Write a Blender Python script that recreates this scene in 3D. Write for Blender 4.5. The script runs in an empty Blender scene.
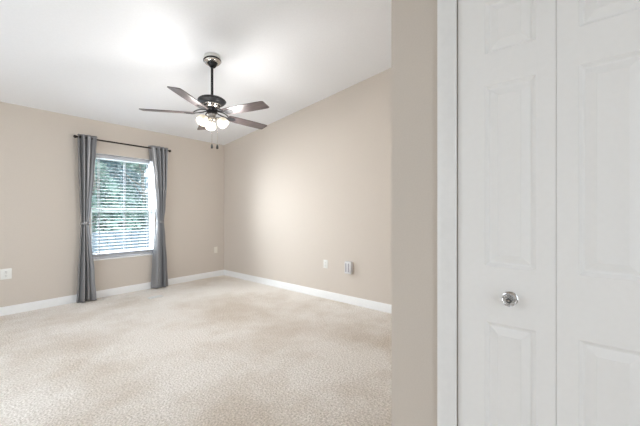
import bpy, bmesh, math, random
from math import sin, cos, pi, radians, atan, sqrt
from mathutils import Vector, Matrix

random.seed(7)
S = bpy.context.scene
COL = S.collection

# ------------------------------------------------------------------ camera
YAW = radians(50.87)
cam_d = bpy.data.cameras.new('camera')
cam_d.sensor_width = 36.0
cam_d.lens = 301.0 / 640.0 * 36.0
cam_d.shift_y = -1.0 / 640.0
cam_d.clip_start = 0.05
cam_d.clip_end = 200
cam = bpy.data.objects.new('camera', cam_d)
COL.objects.link(cam)
cam.location = (0, 0, 1.2)
cam.rotation_euler = (pi / 2, 0, -YAW)
S.camera = cam

# ------------------------------------------------------------------ world, lights, exposure
W = bpy.data.worlds.new('sky')
S.world = W
W.use_nodes = True
bg = W.node_tree.nodes['Background']
bg.inputs['Color'].default_value = (0.84, 0.93, 1.0, 1)

def area(name, loc, rot, sx, sy, power, color=(1, 1, 1)):
    d = bpy.data.lights.new(name, 'AREA')
    d.shape = 'RECTANGLE'
    d.size, d.size_y = sx, sy
    d.energy = power
    d.color = color
    o = bpy.data.objects.new(name, d)
    COL.objects.link(o)
    o.location = loc
    o.rotation_euler = rot
    return o

P_SIDE, P_REAR, P_FRONT, P_LAMP, P_SKY = 16.5, 7.2, 650.0, 10.5, 1.6
bg.inputs['Strength'].default_value = P_SKY
# fill lamps added as stand-in daylight at two made-up, unseen openings
area('fill_light_side', (-1.02, 2.85, 1.25), (0, -pi / 2, 0), 1.9, 2.8, P_SIDE, (0.925, 0.965, 1.0))
area('fill_light_rear', (-0.1, -1.42, 1.35), (pi / 2, 0, 0), 1.2, 2.0, P_REAR, (0.925, 0.965, 1.0))
# daylight outside the seen window
fr_o = area('daylight_front', (0.42, 6.05, 2.15), (0, 0, 0), 1.4, 1.3, P_FRONT, (0.955, 0.955, 1.0))
fr_o.rotation_euler = (Vector((1.75, 5.05, 1.1)) - fr_o.location).to_track_quat('-Z', 'Z').to_euler()

S.view_settings.view_transform = 'Standard'
S.view_settings.look = 'None'
S.view_settings.gamma = 1.0
S.view_settings.use_curve_mapping = False
S.view_settings.exposure = 0.28
S.cycles.max_bounces = 14
S.cycles.diffuse_bounces = 10
S.cycles.transparent_max_bounces = 16
S.cycles.sample_clamp_indirect = 4.0
S.cycles.use_denoising = True

# ------------------------------------------------------------------ materials
def mat(name, color, rough=0.6, metal=0.0, spec=0.5, **kw):
    m = bpy.data.materials.new(name)
    m.use_nodes = True
    b = m.node_tree.nodes['Principled BSDF']
    b.inputs['Base Color'].default_value = (*color, 1)
    b.inputs['Roughness'].default_value = rough
    b.inputs['Metallic'].default_value = metal
    b.inputs['Specular IOR Level'].default_value = spec
    for k, v in kw.items():
        b.inputs[k.replace('_', ' ')].default_value = v
    return m

def nodes(m):
    return m.node_tree.nodes, m.node_tree.links, m.node_tree.nodes['Principled BSDF']

def add_noise(m, scale, c1, c2, bump=0.0, dist=0.002, detail=3, stretch=None, lo=0.35, hi=0.65):
    n, l, b = nodes(m)
    tc = n.new('ShaderNodeTexCoord')
    mp = n.new('ShaderNodeMapping')
    if stretch:
        mp.inputs['Scale'].default_value = stretch
    l.new(tc.outputs['Object'], mp.inputs['Vector'])
    t = n.new('ShaderNodeTexNoise')
    t.inputs['Scale'].default_value = scale
    t.inputs['Detail'].default_value = detail
    l.new(mp.outputs['Vector'], t.inputs['Vector'])
    r = n.new('ShaderNodeValToRGB')
    r.color_ramp.elements[0].position = lo
    r.color_ramp.elements[1].position = hi
    r.color_ramp.elements[0].color = (*c1, 1)
    r.color_ramp.elements[1].color = (*c2, 1)
    l.new(t.outputs['Fac'], r.inputs['Fac'])
    l.new(r.outputs['Color'], b.inputs['Base Color'])
    if bump:
        bp = n.new('ShaderNodeBump')
        bp.inputs['Strength'].default_value = bump
        bp.inputs['Distance'].default_value = dist
        l.new(t.outputs['Fac'], bp.inputs['Height'])
        l.new(bp.outputs['Normal'], b.inputs['Normal'])
    return m

BEIGE = (0.625, 0.572, 0.518)
def vary(c, f):
    return tuple(x * f for x in c)

M_wall = add_noise(mat('beige_wall_paint', BEIGE, 0.75, spec=0.25), 160, vary(BEIGE, 0.985), vary(BEIGE, 1.015), 0.12, 0.001)
M_ceil = add_noise(mat('white_ceiling_paint', (0.83, 0.835, 0.845), 0.85, spec=0.2), 70, (0.85, 0.872, 0.905), (0.87, 0.892, 0.925), 0.25, 0.002)
M_trim = add_noise(mat('white_trim_paint', (0.80, 0.81, 0.82), 0.4), 40, (0.84, 0.85, 0.86), (0.86, 0.87, 0.88))
M_door = add_noise(mat('white_door_paint', (0.83, 0.835, 0.84), 0.5, spec=0.3), 60, (0.875, 0.88, 0.885), (0.885, 0.89, 0.895), 0.05, 0.0005)
M_vinyl = add_noise(mat('white_vinyl', (0.83, 0.85, 0.87), 0.35), 30, (0.82, 0.84, 0.86), (0.84, 0.86, 0.88))
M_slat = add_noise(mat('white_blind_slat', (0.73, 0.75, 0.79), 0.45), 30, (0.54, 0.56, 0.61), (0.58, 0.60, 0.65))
M_plate = add_noise(mat('white_plastic', (0.80, 0.81, 0.79), 0.35), 50, (0.79, 0.80, 0.78), (0.81, 0.82, 0.80))
M_almond = add_noise(mat('ivory_plastic', (0.80, 0.77, 0.70), 0.35), 50, (0.79, 0.76, 0.69), (0.81, 0.78, 0.71))
M_slot = mat('dark_slot', (0.09, 0.09, 0.09), 0.6)
M_unit = mat('pale_grey_plastic', (0.68, 0.68, 0.70), 0.4)
M_groove = mat('grey_groove', (0.33, 0.32, 0.36), 0.5)
M_black = mat('black_metal', (0.015, 0.016, 0.018), 0.42, 0.0, 0.22)
M_pull = mat('black_pull', (0.006, 0.006, 0.006), 0.6, 0.0, 0.2)
M_blackgloss = mat('glossy_black_metal', (0.02, 0.02, 0.022), 0.16, 0.5)
M_nickel = mat('brushed_nickel', (0.62, 0.59, 0.55), 0.25, 1.0)
M_chrome = mat('chrome', (0.62, 0.62, 0.63), 0.08, 1.0)
M_bronze = mat('dark_bronze', (0.035, 0.028, 0.024), 0.4, 0.6)

# walnut blade : grain along local X of each blade (UV-free, object coords of the blade)
M_blade = mat('walnut_blade', (0.08, 0.055, 0.05), 0.32, spec=0.6)
add_noise(M_blade, 9, (0.030, 0.021, 0.023), (0.115, 0.092, 0.092), 0.0, stretch=(1.0, 9.0, 9.0), detail=5, lo=0.3, hi=0.72)
M_bladetop = mat('blade_edge', (0.05, 0.035, 0.03), 0.45)

M_curtain = add_noise(mat('grey_satin_curtain', (0.2, 0.2, 0.215), 0.36, 0.45, spec=0.6), 350,
                      (0.245, 0.248, 0.262), (0.30, 0.303, 0.318), 0.1, 0.0006, stretch=(1, 1, 0.25))

M_shade = mat('lit_frosted_glass', (0.86, 0.80, 0.66), 0.35)
_n, _l, _b = nodes(M_shade)
_b.inputs['Emission Color'].default_value = (1.0, 0.90, 0.68, 1)
_b.inputs['Emission Strength'].default_value = 0.22

M_bulb = mat('lit_bulb', (1, 1, 1), 0.3)
nodes(M_bulb)[2].inputs['Emission Color'].default_value = (1.0, 0.90, 0.70, 1)
nodes(M_bulb)[2].inputs['Emission Strength'].default_value = 2.0

def thin_glass():
    m = bpy.data.materials.new('window_glass')
    m.use_nodes = True
    n, l = m.node_tree.nodes, m.node_tree.links
    n.clear()
    out = n.new('ShaderNodeOutputMaterial')
    mx = n.new('ShaderNodeMixShader')
    mx.inputs[0].default_value = 0.06
    tr = n.new('ShaderNodeBsdfTransparent')
    tr.inputs['Color'].default_value = (0.95, 0.98, 0.97, 1)
    gl = n.new('ShaderNodeBsdfGlossy')
    gl.inputs['Roughness'].default_value = 0.02
    l.new(tr.outputs[0], mx.inputs[1])
    l.new(gl.outputs[0], mx.inputs[2])
    l.new(mx.outputs[0], out.inputs['Surface'])
    return m
M_glass = thin_glass()
M_crystal = mat('clear_acrylic', (0.97, 0.97, 0.97), 0.03, Transmission_Weight=0.85, IOR=1.45)

# carpet
def carpet():
    m = mat('beige_carpet', (0.6, 0.53, 0.45), 0.95, spec=0.1, Sheen_Weight=0.1)
    n, l, b = nodes(m)
    tc = n.new('ShaderNodeTexCoord')
    big = n.new('ShaderNodeTexNoise'); big.inputs['Scale'].default_value = 1.1; big.inputs['Detail'].default_value = 4
    big.inputs['Roughness'].default_value = 0.6
    fine = n.new('ShaderNodeTexNoise'); fine.inputs['Scale'].default_value = 80; fine.inputs['Detail'].default_value = 6
    fine.inputs['Roughness'].default_value = 0.8
    vor = n.new('ShaderNodeTexVoronoi'); vor.inputs['Scale'].default_value = 70
    for t in (big, fine, vor):
        l.new(tc.outputs['Object'], t.inputs['Vector'])
    r1 = n.new('ShaderNodeValToRGB')
    r1.color_ramp.elements[0].position = 0.33; r1.color_ramp.elements[1].position = 0.57
    r1.color_ramp.elements[0].color = (0.70, 0.635, 0.56, 1)
    r1.color_ramp.elements[1].color = (0.90, 0.875, 0.84, 1)
    l.new(big.outputs['Fac'], r1.inputs['Fac'])
    r2 = n.new('ShaderNodeValToRGB')
    r2.color_ramp.elements[0].position = 0.32; r2.color_ramp.elements[1].position = 0.68
    r2.color_ramp.elements[0].color = (0.58, 0.54, 0.49, 1)
    r2.color_ramp.elements[1].color = (1.36, 1.36, 1.37, 1)
    l.new(fine.outputs['Fac'], r2.inputs['Fac'])
    mx = n.new('ShaderNodeMix'); mx.data_type = 'RGBA'; mx.blend_type = 'MULTIPLY'
    mx.inputs['Factor'].default_value = 1.0
    l.new(r1.outputs['Color'], mx.inputs['A']); l.new(r2.outputs['Color'], mx.inputs['B'])
    l.new(mx.outputs['Result'], b.inputs['Base Color'])
    ad = n.new('ShaderNodeMath'); ad.operation = 'SUBTRACT'
    l.new(fine.outputs['Fac'], ad.inputs[0]); l.new(vor.outputs['Distance'], ad.inputs[1])
    bp = n.new('ShaderNodeBump'); bp.inputs['Strength'].default_value = 0.9; bp.inputs['Distance'].default_value = 0.008
    l.new(ad.outputs[0], bp.inputs['Height']); l.new(bp.outputs['Normal'], b.inputs['Normal'])
    return m
M_carpet = carpet()

M_lawn = add_noise(mat('lawn', (0.3, 0.36, 0.2), 0.9), 14, (0.29, 0.33, 0.23), (0.40, 0.43, 0.33), 0.3, 0.02)
M_leafA = add_noise(mat('green_leaf', (0.22, 0.36, 0.2), 0.5), 3, (0.25, 0.41, 0.40), (0.50, 0.66, 0.62))
M_leafB = add_noise(mat('blue_green_leaf', (0.15, 0.28, 0.22), 0.5), 3, (0.17, 0.31, 0.37), (0.34, 0.49, 0.53))
M_bark = add_noise(mat('bark', (0.2, 0.16, 0.13), 0.9), 25, (0.26, 0.25, 0.23), (0.38, 0.36, 0.33), 0.4, 0.02)
M_fence = add_noise(mat('pale_fence', (0.27, 0.32, 0.38), 0.6), 20, (0.12, 0.17, 0.23), (0.15, 0.20, 0.27))

# ------------------------------------------------------------------ mesh helpers
def box(bm, x0, x1, y0, y1, z0, z1, bevel=0.0, M=None):
    r = bmesh.ops.create_cube(bm, size=1.0)
    vs = r['verts']
    for v in vs:
        v.co = Vector(((x0 + x1) / 2 + v.co.x * (x1 - x0), (y0 + y1) / 2 + v.co.y * (y1 - y0), (z0 + z1) / 2 + v.co.z * (z1 - z0)))
    if bevel:
        es = list({e for v in vs for e in v.link_edges})
        g = bmesh.ops.bevel(bm, geom=es, offset=bevel, segments=2, profile=0.5, affect='EDGES')
        vs = list({v for f in g['faces'] for v in f.verts} | {v for v in vs if v.is_valid})
    if M is not None:
        bmesh.ops.transform(bm, matrix=M, verts=[v for v in vs if v.is_valid])
    return vs

def prism(bm, pts, d, M=None):
    """pts: closed loop of 3D points, extruded along vector d"""
    d = Vector(d)
    a = [bm.verts.new(Vector(p)) for p in pts]
    b = [bm.verts.new(Vector(p) + d) for p in pts]
    bm.faces.new(a[::-1]); bm.faces.new(b)
    n = len(a)
    for i in range(n):
        bm.faces.new((a[i], a[(i + 1) % n], b[(i + 1) % n], b[i]))
    if M is not None:
        bmesh.ops.transform(bm, matrix=M, verts=a + b)
    return a + b

def lathe(bm, prof, seg=32, M=None, cap=True):
    """prof: list of (r, z)"""
    rings = []
    allv = []
    for r, z in prof:
        ring = [bm.verts.new((r * cos(2 * pi * i / seg), r * sin(2 * pi * i / seg), z)) for i in range(seg)]
        rings.append(ring); allv += ring
    for a, b in zip(rings, rings[1:]):
        for i in range(seg):
            bm.faces.new((a[i], a[(i + 1) % seg], b[(i + 1) % seg], b[i]))
    if cap:
        bm.faces.new(rings[0][::-1]); bm.faces.new(rings[-1])
    if M is not None:
        bmesh.ops.transform(bm, matrix=M, verts=allv)
    return allv

def tube(bm, path, r, seg=10, cap=True):
    path = [Vector(p) for p in path]
    rings = []
    up = None
    for i, p in enumerate(path):
        t = (path[min(i + 1, len(path) - 1)] - path[max(i - 1, 0)]).normalized()
        if up is None:
            up = Vector((0, 0, 1)) if abs(t.z) < 0.9 else Vector((1, 0, 0))
        s = t.cross(up).normalized()
        up = s.cross(t).normalized()
        rr = r[i] if isinstance(r, (list, tuple)) else r
        rings.append([bm.verts.new(p + s * rr * cos(2 * pi * k / seg) + up * rr * sin(2 * pi * k / seg)) for k in range(seg)])
    for a, b in zip(rings, rings[1:]):
        for i in range(seg):
            bm.faces.new((a[i], a[(i + 1) % seg], b[(i + 1) % seg], b[i]))
    if cap:
        bm.faces.new(rings[0][::-1]); bm.faces.new(rings[-1])

def obj(name, bm, material, parent=None, loc=None, smooth=True, angle=35):
    bmesh.ops.recalc_face_normals(bm, faces=bm.faces[:])
    me = bpy.data.meshes.new(name)
    bm.to_mesh(me); bm.free()
    me.materials.append(material)
    if smooth:
        for p in me.polygons:
            p.use_smooth = True
        me.set_sharp_from_angle(angle=radians(angle))
    o = bpy.data.objects.new(name, me)
    COL.objects.link(o)
    if parent is not None:
        o.parent = parent
    if loc is not None:
        o.location = loc
    return o

def struct(name, bm, material, parent=None, **kw):
    o = obj(name, bm, material, parent, **kw)
    if parent is None:
        o['kind'] = 'structure'
    return o

def thing(name, label, cat, loc, rot=(0, 0, 0), group=None):
    o = bpy.data.objects.new(name, None)
    o.empty_display_size = 0.1
    COL.objects.link(o)
    o.location = loc
    o.rotation_euler = rot
    o['label'] = label; o['category'] = cat
    if group:
        o['group'] = group
    return o

def NB():
    return bmesh.new()

# ------------------------------------------------------------------ room dimensions
XL, XR, XC = -0.9, 3.304, 1.15          # left wall, right wall, closet wall face
YB, YF = 5.053, -1.3                    # window wall, rear wall
YC = 0.555                              # end of the closet wall
K, Z0 = 0.127, 2.474
def zc(y):
    return Z0 + K * (YB - y)
T = 0.15
WX0, WX1, WZ0, WZ1 = 1.218, 2.056, 0.525, 2.022   # window opening

# floor
bm = NB(); box(bm, XL - T, XR + T, YF - T, YB + T, -0.12, 0)
struct('floor', bm, M_carpet, smooth=False)

# ceiling (sloping up from the window wall)
bm = NB()
prism(bm, [(XL - T, YF - T, zc(YF - T)), (XL - T, YB + T, zc(YB + T)), (XL - T, YB + T, zc(YB + T) + 0.15), (XL - T, YF - T, zc(YF - T) + 0.15)], (XR - XL + 2 * T, 0, 0))
struct('ceiling', bm, M_ceil, smooth=False)

# window wall
bm = NB()
zt = zc(YB)
box(bm, XL - T, WX0, YB, YB + T, 0, zt); box(bm, WX1, XR, YB, YB + T, 0, zt)
box(bm, WX0, WX1, YB, YB + T, 0, WZ0); box(bm, WX0, WX1, YB, YB + T, WZ1, zt)
struct('wall_back', bm, M_wall, smooth=False)

def side_wall(bm, x0, x1, y0, y1, z0=0.0, z1=None):
    if z1 is None:
        prism(bm, [(x0, y0, z0), (x0, y1, z0), (x0, y1, zc(y1)), (x0, y0, zc(y0))], (x1 - x0, 0, 0))
    else:
        box(bm, x0, x1, y0, y1, z0, z1)

bm = NB(); side_wall(bm, XR, XR + T, YF - T, YB + T)
struct('wall_right', bm, M_wall, smooth=False)

# left wall (out of frame) with a wide opening added to let fill light in
LY0, LY1, LZ0, LZ1 = 1.45, 4.25, 0.3, 2.2
bm = NB()
side_wall(bm, XL - T, XL, YF - T, LY0); side_wall(bm, XL - T, XL, LY1, YB)
side_wall(bm, XL - T, XL, LY0, LY1, 0, LZ0); side_wall(bm, XL - T, XL, LY0, LY1, LZ1)
struct('wall_left', bm, M_wall, smooth=False)
# plain frame with mullions for the added side opening
bm = NB()
for y0, y1 in ((LY0, LY0 + 0.05), (LY1 - 0.05, LY1), ((LY0 + LY1) / 2 - 0.03, (LY0 + LY1) / 2 + 0.03)):
    box(bm, XL - 0.10, XL - 0.05, y0, y1, LZ0, LZ1)
for z0, z1 in ((LZ0, LZ0 + 0.05), (LZ1 - 0.05, LZ1)):
    box(bm, XL - 0.10, XL - 0.05, LY0, LY1, z0, z1)
struct('fill_opening_side', bm, M_vinyl, smooth=False)
# rear wall with an unseen opening added for fill light
RX0, RX1, RZ0, RZ1 = -0.7, 0.5, 0.3, 2.4
bm = NB()
zr = zc(YF)
box(bm, XL, RX0, YF - T, YF, 0, zr); box(bm, RX1, XR, YF - T, YF, 0, zr)
box(bm, RX0, RX1, YF - T, YF, 0, RZ0); box(bm, RX0, RX1, YF - T, YF, RZ1, zr)
struct('wall_front', bm, M_wall, smooth=False)
bm = NB()
for x0, x1 in ((RX0, RX0 + 0.05), (RX1 - 0.05, RX1)):
    box(bm, x0, x1, YF - 0.10, YF - 0.05, RZ0, RZ1)
for z0, z1 in ((RZ0, RZ0 + 0.05), (RZ1 - 0.05, RZ1)):
    box(bm, RX0, RX1, YF - 0.10, YF - 0.05, z0, z1)
struct('fill_opening_rear', bm, M_vinyl, smooth=False)  # frame made up for the added rear opening

# closet wall: face at X = XC, door opening, and the return that meets the right wall
DY1, DY0, DZ = 0.3015, -0.2585, 2.035
CT = 0.115
bm = NB()
side_wall(bm, XC, XC + CT, DY1, YC); side_wall(bm, XC, XC + CT, DY0, DY1, DZ); side_wall(bm, XC, XC + CT, YF, DY0)
prism(bm, [(XC + CT, YC - CT, 0), (XC + CT, YC, 0), (XC + CT, YC, zc(YC)), (XC + CT, YC - CT, zc(YC - CT))], (XR - XC - CT, 0, 0))
struct('wall_closet', bm, M_wall, smooth=False)

# baseboards
BB = [(0, 0), (0.014, 0), (0.014, 0.080), (0.010, 0.088), (0.009, 0.094), (0.004, 0.100), (0, 0.100)]
bm = NB(); prism(bm, [(XL, YB - a, z) for a, z in BB], (XR - XL, 0, 0))
struct('baseboard_back', bm, M_trim)
bm = NB(); prism(bm, [(XR - a, YC, z) for a, z in BB], (0, YB - 0.014 - YC, 0))
struct('baseboard_right', bm, M_trim)
bm = NB(); prism(bm, [(XC - a, 0.3665, z) for a, z in BB], (0, YC + 0.014 - 0.3665, 0))
prism(bm, [(XC - 0.0, YC + a, z) for a, z in BB], (XR - XC - 0.014, 0, 0))
struct('baseboard_closet', bm, M_trim)

# door casing: moulded profile up both sides and over the head
CW = 0.064
CP = [(0, 0), (0.009, 0), (0.012, 0.004), (0.012, 0.010), (0.0145, 0.018), (0.0155, 0.030), (0.017, 0.046), (0.017, 0.059), (0.014, 0.064), (0, 0.064)]
bm = NB()
prism(bm, [(XC - a, DY1 + w, 0) for a, w in CP], (0, 0, DZ + CW))
prism(bm, [(XC - a, DY0 - w, 0) for a, w in CP], (0, 0, DZ + CW))
prism(bm, [(XC - a, DY0, DZ + w) for a, w in CP], (0, DY1 - DY0, 0))
struct('trim_1', bm, M_trim)

# ------------------------------------------------------------------ bifold closet door
def door_leaf(parent, y0, y1, py0, py1):
    """moulded leaf, front face at X=0 local facing -X, y0<y1, panels between py0 and py1"""
    zs = [0.012, 0.20, 0.828, 1.0168, 1.6297, 1.738, 1.915, 2.020]
    ys = [y0, py0, py1, y1]
    TH = 0.034
    bm = NB()
    grid = [[bm.verts.new((0, y, z)) for y in ys] for z in zs]
    back = [[bm.verts.new((TH, y, z)) for y in (y0, y1)] for z in (zs[0], zs[-1])]
    panels = []
    for i in range(len(zs) - 1):
        for j in range(3):
            q = (grid[i][j], grid[i][j + 1], grid[i + 1][j + 1], grid[i + 1][j])
            if j == 1 and i in (1, 3, 5):
                panels.append(q)
            else:
                bm.faces.new(q)
    rings = [(0.004, 0.0042), (0.009, 0.0102), (0.014, 0.0115), (0.034, 0.0030), (0.0385, 0.0008), (0.040, 0.0012)]
    for q in panels:
        a, c = q[0].co.copy(), q[2].co.copy()
        prev = list(q)
        for ins, dep in rings:
            cur = [bm.verts.new((dep, a.y + ins, a.z + ins)), bm.verts.new((dep, c.y - ins, a.z + ins)),
                   bm.verts.new((dep, c.y - ins, c.z - ins)), bm.verts.new((dep, a.y + ins, c.z - ins))]
            for k in range(4):
                bm.faces.new((prev[k], prev[(k + 1) % 4], cur[(k + 1) % 4], cur[k]))
            prev = cur
        bm.faces.new(prev)
    # sides and back
    lo, hi = [g[0] for g in grid], [g[-1] for g in grid]
    bm.faces.new([back[0][0], back[0][1], back[1][1], back[1][0]])
    bm.faces.new(lo + [back[1][0], back[0][0]])
    bm.faces.new(hi + [back[1][1], back[0][1]])
    bm.faces.new(grid[0] + [back[0][1], back[0][0]])
    bm.faces.new(grid[-1] + [back[1][1], back[1][0]])
    return obj('door_leaf', bm, M_door, parent, angle=18)

door = thing('door_1', 'white bifold closet door with moulded panels and round knob', 'door', (XC + 0.005, 0.0205, 0))
door['kind'] = 'structure'
O = 0.0205
leaf1 = door_leaf(door, 0.0210 - O, 0.2985 - O, 0.0705 - O, 0.2117 - O)
leaf2 = door_leaf(door, -0.2545 - O, 0.0200 - O, -0.1735 - O, -0.0320 - O)
# knob on the first leaf: chrome rose, clear faceted ball, chrome eye
KY, KZ = 0.1385 - O, 0.918
Mk = Matrix.Translation((0, KY, KZ)) @ Matrix.Rotation(-pi / 2, 4, 'Y')
bm = NB()
lathe(bm, [(0.0, 0.0), (0.0225, 0.0), (0.0225, 0.002), (0.0175, 0.005), (0.008, 0.006), (0.007, 0.012), (0.0095, 0.0135), (0.0, 0.0136)], 28, Mk, cap=False)
knob = obj('door_knob', bm, M_chrome, leaf1)
knob['label'] = 'chrome and clear round knob'
bm = NB()
lathe(bm, [(0.0001, 0.0137), (0.012, 0.0137), (0.0180, 0.0180), (0.0212, 0.0245), (0.0198, 0.0315), (0.0150, 0.0355), (0.0095, 0.0368), (0.0088, 0.0352), (0.0001, 0.0348)], 12, Mk, cap=False)
obj('knob_ball', bm, M_crystal, knob, angle=10)
bm = NB()
lathe(bm, [(0.0001, 0.0352), (0.0060, 0.0352), (0.0084, 0.0362), (0.0080, 0.0378), (0.0046, 0.0380), (0.0030, 0.0362), (0.0001, 0.0360)], 20, Mk, cap=False)
obj('knob_ring', bm, M_slot, knob)
bm = NB()
lathe(bm, [(0.0001, 0.0361), (0.0030, 0.0361), (0.0036, 0.0368), (0.0030, 0.0374), (0.0001, 0.0378)], 16, Mk, cap=False)
obj('knob_screw', bm, M_chrome, knob)

# ------------------------------------------------------------------ window, blinds
win = thing('window_1', 'white single hung window in the beige wall', 'window', (WX0, YB, WZ0))
win['kind'] = 'structure'
ww, wh = WX1 - WX0, WZ1 - WZ0
# painted returns and sill
bm = NB()
box(bm, -0.001, 0.006, 0.0, T, 0, wh); box(bm, ww - 0.006, ww + 0.001, 0.0, T, 0, wh); box(bm, 0.006, ww - 0.006, 0.0, T, wh - 0.006, wh + 0.001)
obj('window_return', bm, M_trim, win, smooth=False)
bm = NB()
box(bm, 0.0, ww, -0.014, T, -0.001, 0.020, 0.004)
obj('window_sill', bm, M_trim, win)
FY0, FY1 = 0.085, 0.145
fl, fr, fb, ft = 0.006, ww - 0.006, 0.020, wh - 0.006
bm = NB()
box(bm, fl, fl + 0.014, FY0, FY1, fb, ft); box(bm, fr - 0.014, fr, FY0, FY1, fb, ft)
box(bm, fl + 0.014, fr - 0.014, FY0, FY1, fb, fb + 0.045); box(bm, fl + 0.014, fr - 0.014, FY0, FY1, ft - 0.035, ft)
obj('window_frame', bm, M_vinyl, win, smooth=False)
zm = 1.226 - WZ0            # meeting rail centre
def sash(name, z0, z1, y0, y1, s):
    bm = NB()
    a, b = fl + 0.014, fr - 0.014
    box(bm, a, a + s, y0, y1, z0, z1); box(bm, b - s, b, y0, y1, z0, z1)
    box(bm, a + s, b - s, y0, y1, z0, z0 + s); box(bm, a + s, b - s, y0, y1, z1 - s, z1)
    so = obj(name, bm, M_vinyl, win, smooth=False)
    bm = NB(); box(bm, a + s, b - s, (y0 + y1) / 2 - 0.002, (y0 + y1) / 2 + 0.002, z0 + s, z1 - s)
    obj('window_pane', bm, M_glass, so, smooth=False)
    return so
sash('sash', fb + 0.045, zm + 0.030, FY0 + 0.004, FY0 + 0.030, 0.020)
sash('sash', zm - 0.022, ft - 0.035, FY0 + 0.032, FY0 + 0.056, 0.018)

# horizontal blind inside the recess
BX0, BX1 = WX0 + 0.026, WX1 - 0.010
BY = YB + 0.048
blind = thing('window_blind', 'white horizontal slat blind lowered inside the window recess', 'blind', ((BX0 + BX1) / 2, BY, WZ1 - 0.012))
hw = (BX1 - BX0) / 2
ztop = 0.0
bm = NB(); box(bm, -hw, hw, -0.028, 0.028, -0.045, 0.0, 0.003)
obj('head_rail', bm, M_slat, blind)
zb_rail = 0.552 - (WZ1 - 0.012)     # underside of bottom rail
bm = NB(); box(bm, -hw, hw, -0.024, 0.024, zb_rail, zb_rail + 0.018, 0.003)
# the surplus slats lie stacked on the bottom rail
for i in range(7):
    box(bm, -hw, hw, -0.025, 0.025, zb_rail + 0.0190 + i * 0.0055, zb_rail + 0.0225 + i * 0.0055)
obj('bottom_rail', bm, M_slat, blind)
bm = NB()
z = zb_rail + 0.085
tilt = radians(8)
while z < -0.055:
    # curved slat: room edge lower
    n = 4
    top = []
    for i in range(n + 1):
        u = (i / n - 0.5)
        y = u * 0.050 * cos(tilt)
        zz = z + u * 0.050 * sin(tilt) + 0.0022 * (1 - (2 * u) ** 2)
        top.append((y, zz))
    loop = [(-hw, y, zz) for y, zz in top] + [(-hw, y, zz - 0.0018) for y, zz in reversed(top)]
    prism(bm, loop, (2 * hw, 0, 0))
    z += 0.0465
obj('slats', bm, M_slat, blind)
for fx in (-0.80, 0.0, 0.80):
    bm = NB()
    for dy in (-0.027, 0.027):
        box(bm, fx * hw - 0.003, fx * hw + 0.003, dy - 0.0008, dy + 0.0008, zb_rail + 0.02, -0.046)
    obj('ladder_cord', bm, M_slat, blind, smooth=False)
bm = NB(); tube(bm, [(-hw + 0.06, -0.036, -0.03), (-hw + 0.06, -0.036, -0.75)], 0.004, 8)
obj('tilt_wand', bm, M_vinyl, blind)

# ------------------------------------------------------------------ curtain rod
RY, RZ = YB - 0.098, 2.186
rod = thing('curtain_rod', 'dark bronze curtain rod with ball finials above the window', 'curtain rod', ((1.06 + 2.23) / 2, RY, RZ))
rx0, rx1 = 1.060 - 1.645, 2.215 - 1.645
bm = NB(); tube(bm, [(rx0, 0, 0), (rx1, 0, 0)], 0.0105, 14)
obj('pole', bm, M_bronze, rod)
for x, s in ((rx0, -1), (rx1, 1)):
    bm = NB()
    lathe(bm, [(0.0001, 0), (0.010, 0.0), (0.012, 0.004), (0.009, 0.008), (0.010, 0.011), (0.0185, 0.020), (0.021, 0.030), (0.0185, 0.040), (0.010, 0.048), (0.0001, 0.050)], 20,
          Matrix.Translation((x, 0, 0)) @ Matrix.Rotation(s * pi / 2, 4, 'Y'), cap=False)
    obj('finial', bm, M_bronze, rod)
for x in (rx0 + 0.034, rx1 - 0.030):
    bm = NB()
    box(bm, x - 0.011, x + 0.011, 0.090, 0.0975, -0.035, 0.030, 0.002)
    tube(bm, [(x, 0.091, -0.018), (x, 0.03, -0.018), (x, 0.0, -0.018)], 0.005, 8)
    tube(bm, [(x, 0.012 * cos(a) * -1, 0.012 * sin(a) - 0.002) for a in [radians(d) for d in range(170, 371, 20)]], 0.003, 6)
    obj('bracket', bm, M_bronze, rod)

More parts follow.
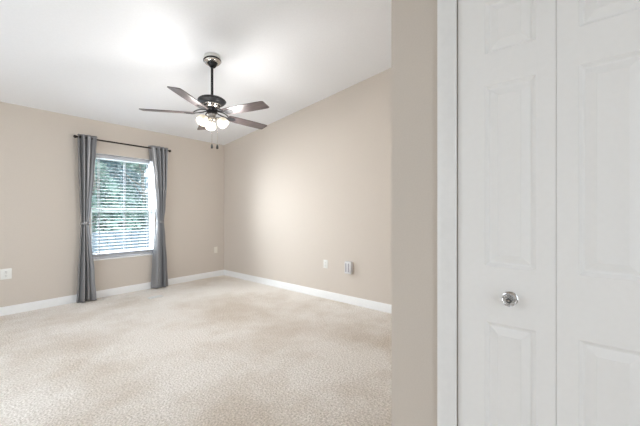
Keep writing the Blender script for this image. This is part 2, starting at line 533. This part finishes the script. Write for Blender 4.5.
# ------------------------------------------------------------------ curtains
def curtain(name, label, keys, waves, phase, seed, zb=0.014):
    """keys: list of (z, xmin, xmax, amp) from top to bottom"""
    rnd = random.Random(seed)
    x0 = (keys[0][1] + keys[0][2]) / 2
    root = thing(name, label, 'curtain', (x0, RY, 0), group='grey grommet curtains on the rod')
    def at(z):
        for (za, a0, a1, aa), (zb_, b0, b1, ab) in zip(keys, keys[1:]):
            if za >= z >= zb_:
                t = (za - z) / (za - zb_)
                t = t * t * (3 - 2 * t)
                return a0 + (b0 - a0) * t, a1 + (b1 - a1) * t, aa + (ab - aa) * t
        return keys[-1][1:]
    NU, NZ = 96, 60
    ztop = keys[0][0]
    offs = [rnd.uniform(0, 6.28) for _ in range(4)]
    wts = [1 + 0.22 * sin(2 * pi * i / 3 + offs[0]) for i in range(NU + 1)]
    bm = NB()
    rows = []
    for j in range(NZ + 1):
        z = ztop + (zb - ztop) * j / NZ
        a, b, amp = at(z)
        row = []
        for i in range(NU + 1):
            u = i / NU
            ph = 2 * pi * waves * u + phase
            y = amp * (1 - 2 * abs(cos(ph / 2)) ** 0.85) + 0.15 * amp * sin(2.3 * ph + offs[1] + 0.5 * z)
            x = a + (b - a) * u + 0.012 * cos(ph) * amp / 0.035 * (1 if 0 < i < NU else 0.0)
            k = (ztop - z) / ztop
            y += 0.35 * amp * k * sin(ph * 0.5 + offs[2])
            row.append(bm.verts.new((x - x0, y, z)))
        rows.append(row)
    for r0, r1 in zip(rows, rows[1:]):
        for i in range(NU):
            bm.faces.new((r0[i], r0[i + 1], r1[i + 1], r1[i]))
    p = obj('panel', bm, M_curtain, root, angle=80)
    md = p.modifiers.new('cloth', 'SOLIDIFY'); md.thickness = 0.003; md.offset = 0
    # grommets where the cloth crosses the rod
    cross = []
    for k in range(-1, int(waves) + 3):
        for h in (math.acos(0.442), pi - math.acos(0.442)):
            u = (2 * (h + k * pi) - phase) / (2 * pi * waves)
            if 0.03 < u < 0.97:
                cross.append(u)
    for u in cross:
        a, b, amp = at(RZ)
        x = a + (b - a) * u
        bm = NB()
        M = Matrix.Translation((x - x0, 0, RZ)) @ Matrix.Rotation(pi / 2 + 0, 4, 'Y')
        prof = [(0.0135, -0.004), (0.021, -0.003), (0.0225, 0.0), (0.021, 0.003), (0.0135, 0.004), (0.0125, 0.0), (0.0135, -0.004)]
        lathe(bm, prof, 20, M, cap=False)
        obj('grommet', bm, M_bronze, root)
    # tie band
    zt_ = 1.05
    a, b, amp = at(zt_)
    bm = NB()
    cx = (a + b) / 2 - x0
    ra, rb = (b - a) / 2 + 0.008, amp * 1.6 + 0.008
    ring_n = 40
    rings = []
    for (dr, dz) in ((0, -0.016), (0.003, -0.008), (0.003, 0.008), (0, 0.016), (-0.003, 0.008), (-0.003, -0.008)):
        rings.append([bm.verts.new((cx + (ra + dr) * cos(2 * pi * i / ring_n), (rb + dr) * sin(2 * pi * i / ring_n), zt_ + dz + 0.006 * cos(2 * pi * i / ring_n))) for i in range(ring_n)])
    for r0, r1 in zip(rings, rings[1:] + rings[:1]):
        for i in range(ring_n):
            bm.faces.new((r0[i], r0[(i + 1) % ring_n], r1[(i + 1) % ring_n], r1[i]))
    obj('tie_band', bm, M_curtain, root, angle=60)
    return root

curtain('curtain', 'grey tied-back curtain on the window side nearer the wide outlet plate',
        [(2.225, 1.056, 1.272, 0.044), (2.02, 1.062, 1.258, 0.044), (1.72, 1.070, 1.236, 0.043), (1.30, 1.085, 1.200, 0.038), (1.05, 1.096, 1.178, 0.024), (0.80, 1.082, 1.200, 0.036), (0.40, 1.062, 1.238, 0.045), (0.0, 1.046, 1.264, 0.050)],
        3.5, 0.9, 3)
curtain('curtain', 'grey tied-back curtain on the window side nearer the room corner',
        [(2.225, 1.945, 2.188, 0.044), (2.02, 1.965, 2.184, 0.044), (1.72, 1.990, 2.176, 0.043), (1.30, 2.028, 2.156, 0.038), (1.05, 2.050, 2.138, 0.024), (0.80, 2.032, 2.152, 0.036), (0.40, 2.005, 2.172, 0.045), (0.0, 1.988, 2.188, 0.050)],
        3.5, 2.6, 8)

# ------------------------------------------------------------------ ceiling fan
FX, FYW = 1.670, 2.764
FZ = zc(FYW)
fan = thing('ceiling_fan', 'black ceiling fan with five walnut blades and a lit three-shade lamp', 'ceiling fan', (FX, FYW, FZ))
def fz(z):
    return z - FZ
tiltM = Matrix.Rotation(-atan(K), 4, 'X')
bm = NB()
lathe(bm, [(0.0001, 0.0), (0.078, 0.0), (0.078, -0.030), (0.074, -0.034), (0.0001, -0.034)], 32, tiltM, cap=False)
obj('mounting_plate', bm, M_plate, fan)
tiltM = tiltM @ Matrix.Translation((0, 0, -0.034)) @ Matrix.Diagonal((1, 1, 0.86, 1))
bm = NB()
lathe(bm, [(0.0001, 0.0), (0.082, 0.0), (0.087, -0.006), (0.086, -0.015), (0.080, -0.021), (0.060, -0.024), (0.052, -0.038), (0.040, -0.064), (0.027, -0.084), (0.022, -0.088), (0.0001, -0.088)], 40, tiltM, cap=False)
can = obj('canopy', bm, M_blackgloss, fan)
bm = NB()
lathe(bm, [(0.081, -0.0205), (0.079, -0.026), (0.070, -0.036), (0.058, -0.042), (0.049, -0.042), (0.049, -0.030)], 40, tiltM, cap=False)
obj('canopy_ring', bm, M_nickel, can)
bm = NB()
tube(bm, [(0, 0, -0.075), (0, 0, fz(2.360))], 0.0125, 16)
lathe(bm, [(0.0001, fz(2.382)), (0.018, fz(2.382)), (0.022, fz(2.376)), (0.022, fz(2.362)), (0.0001, fz(2.362))], 20, cap=False)
obj('downrod', bm, M_black, fan)
bm = NB()
lathe(bm, [(0.0001, 2.364), (0.030, 2.364), (0.050, 2.361), (0.085, 2.354), (0.115, 2.343), (0.132, 2.330), (0.137, 2.320), (0.135, 2.312), (0.128, 2.307), (0.124, 2.300), (0.110, 2.290), (0.085, 2.284), (0.0001, 2.283)], 48,
      Matrix.Translation((0, 0, -FZ)), cap=False)
housing = obj('motor_housing', bm, M_black, fan)
# nickel vent ring below the housing
bm = NB()
lathe(bm, [(0.0001, 2.286), (0.086, 2.286), (0.086, 2.281), (0.066, 2.253), (0.062, 2.250), (0.0001, 2.250)], 40, Matrix.Translation((0, 0, -FZ)), cap=False)
ring = obj('vent_ring', bm, M_nickel, housing)
bm = NB()
for k in range(20):
    a = 2 * pi * k / 20
    M = Matrix.Translation((0, 0, -FZ)) @ Matrix.Rotation(a, 4, 'Z') @ Matrix.Translation((0.0765, 0, 2.267)) @ Matrix.Rotation(radians(36), 4, 'Y')
    box(bm, -0.0015, 0.0015, -0.006, 0.006, -0.009, 0.009, M=M)
obj('vent_slots', bm, M_black, housing, smooth=False)
bm = NB()
lathe(bm, [(0.0001, 2.252), (0.048, 2.252), (0.053, 2.246), (0.053, 2.205), (0.049, 2.196), (0.038, 2.190), (0.0001, 2.190)], 36, Matrix.Translation((0, 0, -FZ)), cap=False)
obj('rotor_hub', bm, M_black, fan)

PHI = radians(-75.46)
ZBL = 2.189
PITCH = radians(10.5)
for k in range(5):
    a = PHI + 2 * pi * k / 5
    Rz = Matrix.Rotation(a, 4, 'Z')
    # iron: flat black arm from hub, splitting into a loop with nickel-bright lower face, then a plate under the blade
    bm = NB()
    for s in (-1, 1):
        path = []
        for i in range(13):
            t = i / 12
            x = 0.046 + 0.141 * t
            y = s * (0.012 + 0.030 * sin(pi * min(1, t * 1.05)))
            zz = 2.222 + (-0.034) * t + 0.006 * sin(pi * t)
            path.append(Rz @ Vector((x, y, zz - FZ)))
        tube(bm, path, [0.0075 - 0.002 * abs(2 * i / 12 - 1) for i in range(13)], 8)
    pts = [(0.168, -0.020), (0.185, -0.036), (0.215, -0.040), (0.245, -0.030), (0.262, -0.012), (0.266, 0.0), (0.262, 0.012), (0.245, 0.030), (0.215, 0.040), (0.185, 0.036), (0.168, 0.020)]
    Mp = Matrix.Translation((0, 0, ZBL - FZ)) @ Rz @ Matrix.Rotation(PITCH * -1, 4, 'X')
    prism(bm, [(x, y, -0.0085) for x, y in pts], (0, 0, 0.005), M=Mp)
    for sx, sy in ((0.195, 0.022), (0.195, -0.022), (0.245, 0.0)):
        lathe(bm, [(0.0001, -0.0115), (0.0045, -0.0105), (0.005, -0.0085), (0.0001, -0.0085)], 10, Mp @ Matrix.Translation((sx, sy, 0)), cap=False)
    obj('blade_iron', bm, M_black, fan)
    # blade: own local frame, grain along X
    bm = NB()
    out = [(0.170, -0.048), (0.176, -0.053), (0.30, -0.060), (0.45, -0.063), (0.62, -0.062), (0.648, -0.058), (0.655, -0.050),
           (0.655, 0.050), (0.648, 0.058), (0.62, 0.062), (0.45, 0.063), (0.30, 0.060), (0.176, 0.053), (0.170, 0.048)]
    prism(bm, [(x, y, -0.0035) for x, y in out], (0, 0, 0.007))
    b = obj('blade', bm, M_blade, fan)
    b.location = (0, 0, ZBL - FZ)
    b.rotation_euler = Matrix.to_euler((Rz @ Matrix.Rotation(-PITCH, 4, 'X')).to_3x3())

# light kit
bm = NB()
lathe(bm, [(0.0001, 2.192), (0.034, 2.192), (0.036, 2.186), (0.036, 2.160), (0.044, 2.152), (0.046, 2.138), (0.040, 2.124), (0.026, 2.114), (0.016, 2.108), (0.012, 2.098), (0.007, 2.090), (0.0001, 2.088)], 32, Matrix.Translation((0, 0, -FZ)), cap=False)
obj('light_kit_body', bm, M_nickel, fan)
for ang in (237, 357, 117):
    a = radians(ang) - YAW
    Rz = Matrix.Rotation(a, 4, 'Z')
    bm = NB()
    tube(bm, [Rz @ Vector((x, 0, z - FZ)) for x, z in ((0.036, 2.140), (0.050, 2.150), (0.062, 2.152), (0.072, 2.146), (0.078, 2.136))], 0.007, 10)
    Ms = Matrix.Translation((0, 0, -FZ)) @ Rz @ Matrix.Translation((0.072, 0, 2.142)) @ Matrix.Rotation(pi - radians(42), 4, 'Y') @ Matrix.Diagonal((0.85, 0.85, 0.88, 1))
    lathe(bm, [(0.0001, -0.006), (0.016, -0.006), (0.024, 0.0), (0.026, 0.014), (0.024, 0.020), (0.0001, 0.020)], 24, Ms, cap=False)
    arm = obj('light_arm', bm, M_nickel, fan)
    bm = NB()
    prof = [(0.022, 0.010), (0.034, 0.014), (0.049, 0.025), (0.059, 0.041), (0.0640, 0.059), (0.0640, 0.076), (0.060, 0.092), (0.056, 0.101),
            (0.053, 0.101), (0.057, 0.090), (0.0608, 0.075), (0.0608, 0.060), (0.056, 0.043), (0.046, 0.028), (0.032, 0.018), (0.022, 0.015)]
    lathe(bm, prof + prof[:1], 36, Ms, cap=False)
    sh = obj('lamp_shade', bm, M_shade, fan, angle=60)
    bm = NB()
    lathe(bm, [(0.0001, 0.018), (0.013, 0.020), (0.014, 0.034), (0.022, 0.050), (0.026, 0.064), (0.022, 0.078), (0.011, 0.087), (0.0001, 0.089)], 24, Ms, cap=False)
    obj('bulb', bm, M_bulb, sh)
    d = bpy.data.lights.new('lamp_light', 'POINT'); d.energy = P_LAMP; d.color = (1.0, 0.97, 0.94); d.shadow_soft_size = 0.08
    lo = bpy.data.objects.new('lamp_light', d); COL.objects.link(lo); lo.parent = fan
    lo.location = Ms @ Vector((0, 0, 0.20))
# pull chains
cl = Vector((cos(YAW), -sin(YAW), 0)); cf = Vector((sin(YAW), cos(YAW), 0))
for lat, dep in ((0.015, -0.046), (0.060, -0.020)):
    p = cl * lat + cf * dep
    bm = NB()
    zs0, zs1 = 2.150, 1.872
    tube(bm, [(p.x * 0.85, p.y * 0.85, fz(zs0)), (p.x, p.y, fz(zs0 - 0.02)), (p.x, p.y, fz(zs1))], 0.0014, 6)
    n = 46
    ch = obj('pull_chain', bm, M_nickel, fan)
    bm = NB()
    lathe(bm, [(0.0001, 1.878), (0.005, 1.876), (0.0095, 1.864), (0.0115, 1.848), (0.0110, 1.835), (0.0001, 1.830)], 14, Matrix.Translation((p.x, p.y, -FZ)), cap=False)
    obj('pull_knob', bm, M_pull, ch)

# ------------------------------------------------------------------ outlets and the plug-in unit
def outlet(name, label, cat, loc, rotz, m, w=0.072, h=0.116, kind='duplex'):
    """plate in XZ plane facing -Y locally, origin at plate centre on wall"""
    t = thing(name, label, cat, loc, (0, 0, rotz))
    bm = NB(); box(bm, -w / 2, w / 2, -0.006, 0, -h / 2, h / 2, 0.0025)
    obj('cover_plate', bm, m, t)
    if kind == 'duplex':
        for s in (-1, 1):
            bm = NB()
            lathe(bm, [(0.0001, 0.0035), (0.0150, 0.0035), (0.0165, 0.002), (0.0165, 0.0)], 24, Matrix.Translation((0, -0.006, s * 0.0235)) @ Matrix.Rotation(pi / 2, 4, 'X'), cap=False)
            so = obj('socket', bm, m, t)
            bm = NB()
            for dx, hh in ((-0.0063, 0.0085), (0.0063, 0.0070)):
                box(bm, dx - 0.0013, dx + 0.0013, -0.0098, -0.0090, s * 0.0235 + 0.004 - hh / 2, s * 0.0235 + 0.004 + hh / 2)
            lathe(bm, [(0.0001, 0.0006), (0.0026, 0.0006), (0.0026, 0)], 12, Matrix.Translation((0, -0.0092, s * 0.0235 - 0.0075)) @ Matrix.Rotation(pi / 2, 4, 'X'), cap=False)
            obj('slots', bm, M_slot, so, smooth=False)
    elif kind == 'toggle':
        bm = NB(); box(bm, -0.016, 0.016, -0.010, -0.005, -0.033, 0.033, 0.002)
        obj('rocker', bm, m, t)
    bm = NB(); lathe(bm, [(0.0001, 0.0012), (0.0025, 0.001), (0.003, 0)], 12, Matrix.Translation((0, -0.006, 0 if kind == 'duplex' else h * 0.42)) @ Matrix.Rotation(pi / 2, 4, 'X'), cap=False)
    obj('screw', bm, M_nickel, t)
    return t

outlet('wall_outlet', 'wide white duplex outlet plate on the window wall, far from the room corner', 'outlet', (0.412, YB, 0.478), 0, M_plate, w=0.094, h=0.122)
outlet('wall_outlet', 'small ivory outlet plate on the window wall near the room corner', 'outlet', (3.128, YB, 0.493), 0, M_almond, kind='toggle', w=0.068)
outlet('wall_outlet', 'white outlet plate on the long wall beside the plug-in unit', 'outlet', (XR, 2.585, 0.476), -pi / 2, M_plate)
# plug-in unit on the same wall
u = thing('plug_in_unit', 'boxy pale grey plug-in unit with two vertical grooves on the long wall', 'plug-in device', (XR, 2.180, 0.478), (0, 0, -pi / 2))
bm = NB(); box(bm, -0.036, 0.036, -0.006, 0, -0.058, 0.058, 0.002)
obj('wall_plate', bm, M_plate, u)
bm = NB(); box(bm, -0.050, 0.050, -0.060, -0.006, -0.078, 0.078, 0.007)
body = obj('unit_body', bm, M_unit, u)
for sx in (-0.026, 0.012):
    bm = NB(); box(bm, sx - 0.0085, sx + 0.0085, -0.0615, -0.058, -0.056, 0.056, 0.0012)
    obj('groove', bm, M_groove, body)

# floor register near the window wall
v = thing('floor_vent', 'white slotted floor vent in the carpet below the window', 'floor vent', (1.825, 4.47, 0.0), (0, 0, radians(-2)))
bm = NB()
for sy in (-1, 1):
    box(bm, -0.09, 0.09, sy * 0.037 - 0.006, sy * 0.037 + 0.006, 0.0, 0.010, 0.002)
    box(bm, sy * 0.084 - 0.006, sy * 0.084 + 0.006, -0.031, 0.031, 0.0, 0.010, 0.001)
obj('vent_frame', bm, M_plate, v)
bm = NB()
for i in range(14):
    x = -0.0735 + i * 0.0113
    box(bm, x - 0.003, x + 0.003, -0.031, 0.031, 0.001, 0.0085)
box(bm, -0.078, 0.078, -0.003, 0.003, 0.001, 0.009)
obj('vent_fins', bm, M_plate, v, smooth=False)

# ------------------------------------------------------------------ outdoors
bm = NB(); box(bm, -30, 40, -30, 45, -0.40, -0.15)
struct('ground', bm, M_lawn, smooth=False)
M_bounce = add_noise(mat('pale_bounce', (0.62, 0.61, 0.60), 0.9), 6, (0.59, 0.58, 0.57), (0.65, 0.64, 0.63), 0.15, 0.004)
bm = NB(); box(bm, -7, XL - T - 0.02, -7, 8, -0.149, -0.13); box(bm, XL - T - 0.02, 2.5, -7, YF - T - 0.02, -0.149, -0.13)
struct('bounce_slab', bm, M_bounce, smooth=False)  # unseen pale slab added to bounce light up to the ceiling

def tree(label, x, y, h, r, m, seed, n=2600):
    rnd = random.Random(seed)
    t = thing('tree', label, 'tree', (x, y, -0.15))
    bm = NB()
    tube(bm, [(0, 0, 0), (0.03, 0.02, h * 0.3), (-0.04, 0.03, h * 0.6), (0.02, 0, h * 0.85)], [0.09, 0.07, 0.05, 0.02], 10)
    for k in range(6):
        a = k * 1.05 + rnd.random()
        z0 = h * (0.35 + 0.08 * k)
        tube(bm, [(0, 0, z0), (cos(a) * r * 0.4, sin(a) * r * 0.4, z0 + 0.25), (cos(a) * r * 0.75, sin(a) * r * 0.75, z0 + 0.55)], [0.045, 0.03, 0.012], 6)
    obj('trunk', bm, M_bark, t)
    bm = NB()
    blobs = [(rnd.uniform(-0.7, 0.7) * r, rnd.uniform(-0.7, 0.7) * r, h * rnd.uniform(0.14, 0.95), r * rnd.uniform(0.35, 0.6)) for _ in range(16)]
    for i in range(n):
        bx, by, bz, br = rnd.choice(blobs)
        d = Vector((rnd.gauss(0, 1), rnd.gauss(0, 1), rnd.gauss(0, 1))).normalized() * br * rnd.uniform(0.65, 1.0)
        c = Vector((bx, by, bz)) + d
        c.z = max(c.z, 0.1)
        L = rnd.uniform(0.14, 0.24); w = L * 0.36
        M = Matrix.Translation(c) @ Matrix.Rotation(rnd.uniform(0, 6.28), 4, 'Z') @ Matrix.Rotation(rnd.uniform(-1.2, 1.2), 4, 'X') @ Matrix.Rotation(rnd.uniform(-0.8, 0.8), 4, 'Y')
        p = [M @ Vector(q) for q in ((-L / 2, 0, 0), (0, -w, -0.01), (L / 2, 0, 0), (0, w, -0.01))]
        a, b, c_, d_ = [bm.verts.new(q) for q in p]
        bm.faces.new((a, b, c_)); bm.faces.new((a, c_, d_))
    obj('foliage', bm, m, t, smooth=False)

tree('bright green leafy tree outside the window, nearest behind the grey fence', 2.75, 11.0, 4.6, 1.0, M_leafA, 1, 4200)
tree('dark blue-green tree outside the window, behind the two brighter trees', 4.7, 17.0, 6.0, 2.2, M_leafB, 2, 9000)
tree('slim bright green tree outside, seen by the window edge near the corner-side curtain', 4.95, 13.2, 4.6, 0.95, M_leafA, 5, 4600)

hd = thing('hedge', 'long leafy hedge far behind the trees outside the window', 'hedge', (6.0, 24.0, -0.15))
rh = random.Random(11)
bm = NB()
for i in range(9000):
    c = Vector((rh.uniform(-13, 11), rh.uniform(-0.9, 0.9), 0))
    hh = 3.3 + 0.5 * sin(c.x * 0.8) + 0.35 * sin(c.x * 2.1 + 1)
    c.z = rh.uniform(0.05, hh) * 1.0
    L = rh.uniform(0.24, 0.42); w = L * 0.4
    M = Matrix.Translation(c) @ Matrix.Rotation(rh.uniform(0, 6.28), 4, 'Z') @ Matrix.Rotation(rh.uniform(-1.3, 1.3), 4, 'X')
    vs = [bm.verts.new(M @ Vector(q)) for q in ((-L / 2, 0, 0), (0, -w, -0.02), (L / 2, 0, 0), (0, w, -0.02))]
    bm.faces.new(vs[:3]); bm.faces.new((vs[0], vs[2], vs[3]))
obj('foliage', bm, M_leafB, hd, smooth=False)

f = thing('fence', 'low blue-grey board fence outside the window', 'fence', (3.4, 9.0, -0.15))
bm = NB()
for i in range(30):
    x = -2.6 + i * 0.18
    box(bm, x - 0.08, x + 0.08, -0.012, 0.012, 0.05, 0.86)
obj('fence_boards', bm, M_fence, f, smooth=False)
for z in (0.2, 0.7):
    bm = NB(); box(bm, -2.68, 2.70, 0.012, 0.05, z, z + 0.09)
    obj('fence_rail', bm, M_fence, f, smooth=False)
for x in (-2.6, 0.1, 2.62):
    bm = NB(); box(bm, x - 0.05, x + 0.05, 0.05, 0.15, 0.0, 0.92, 0.006)
    obj('fence_post', bm, M_fence, f)
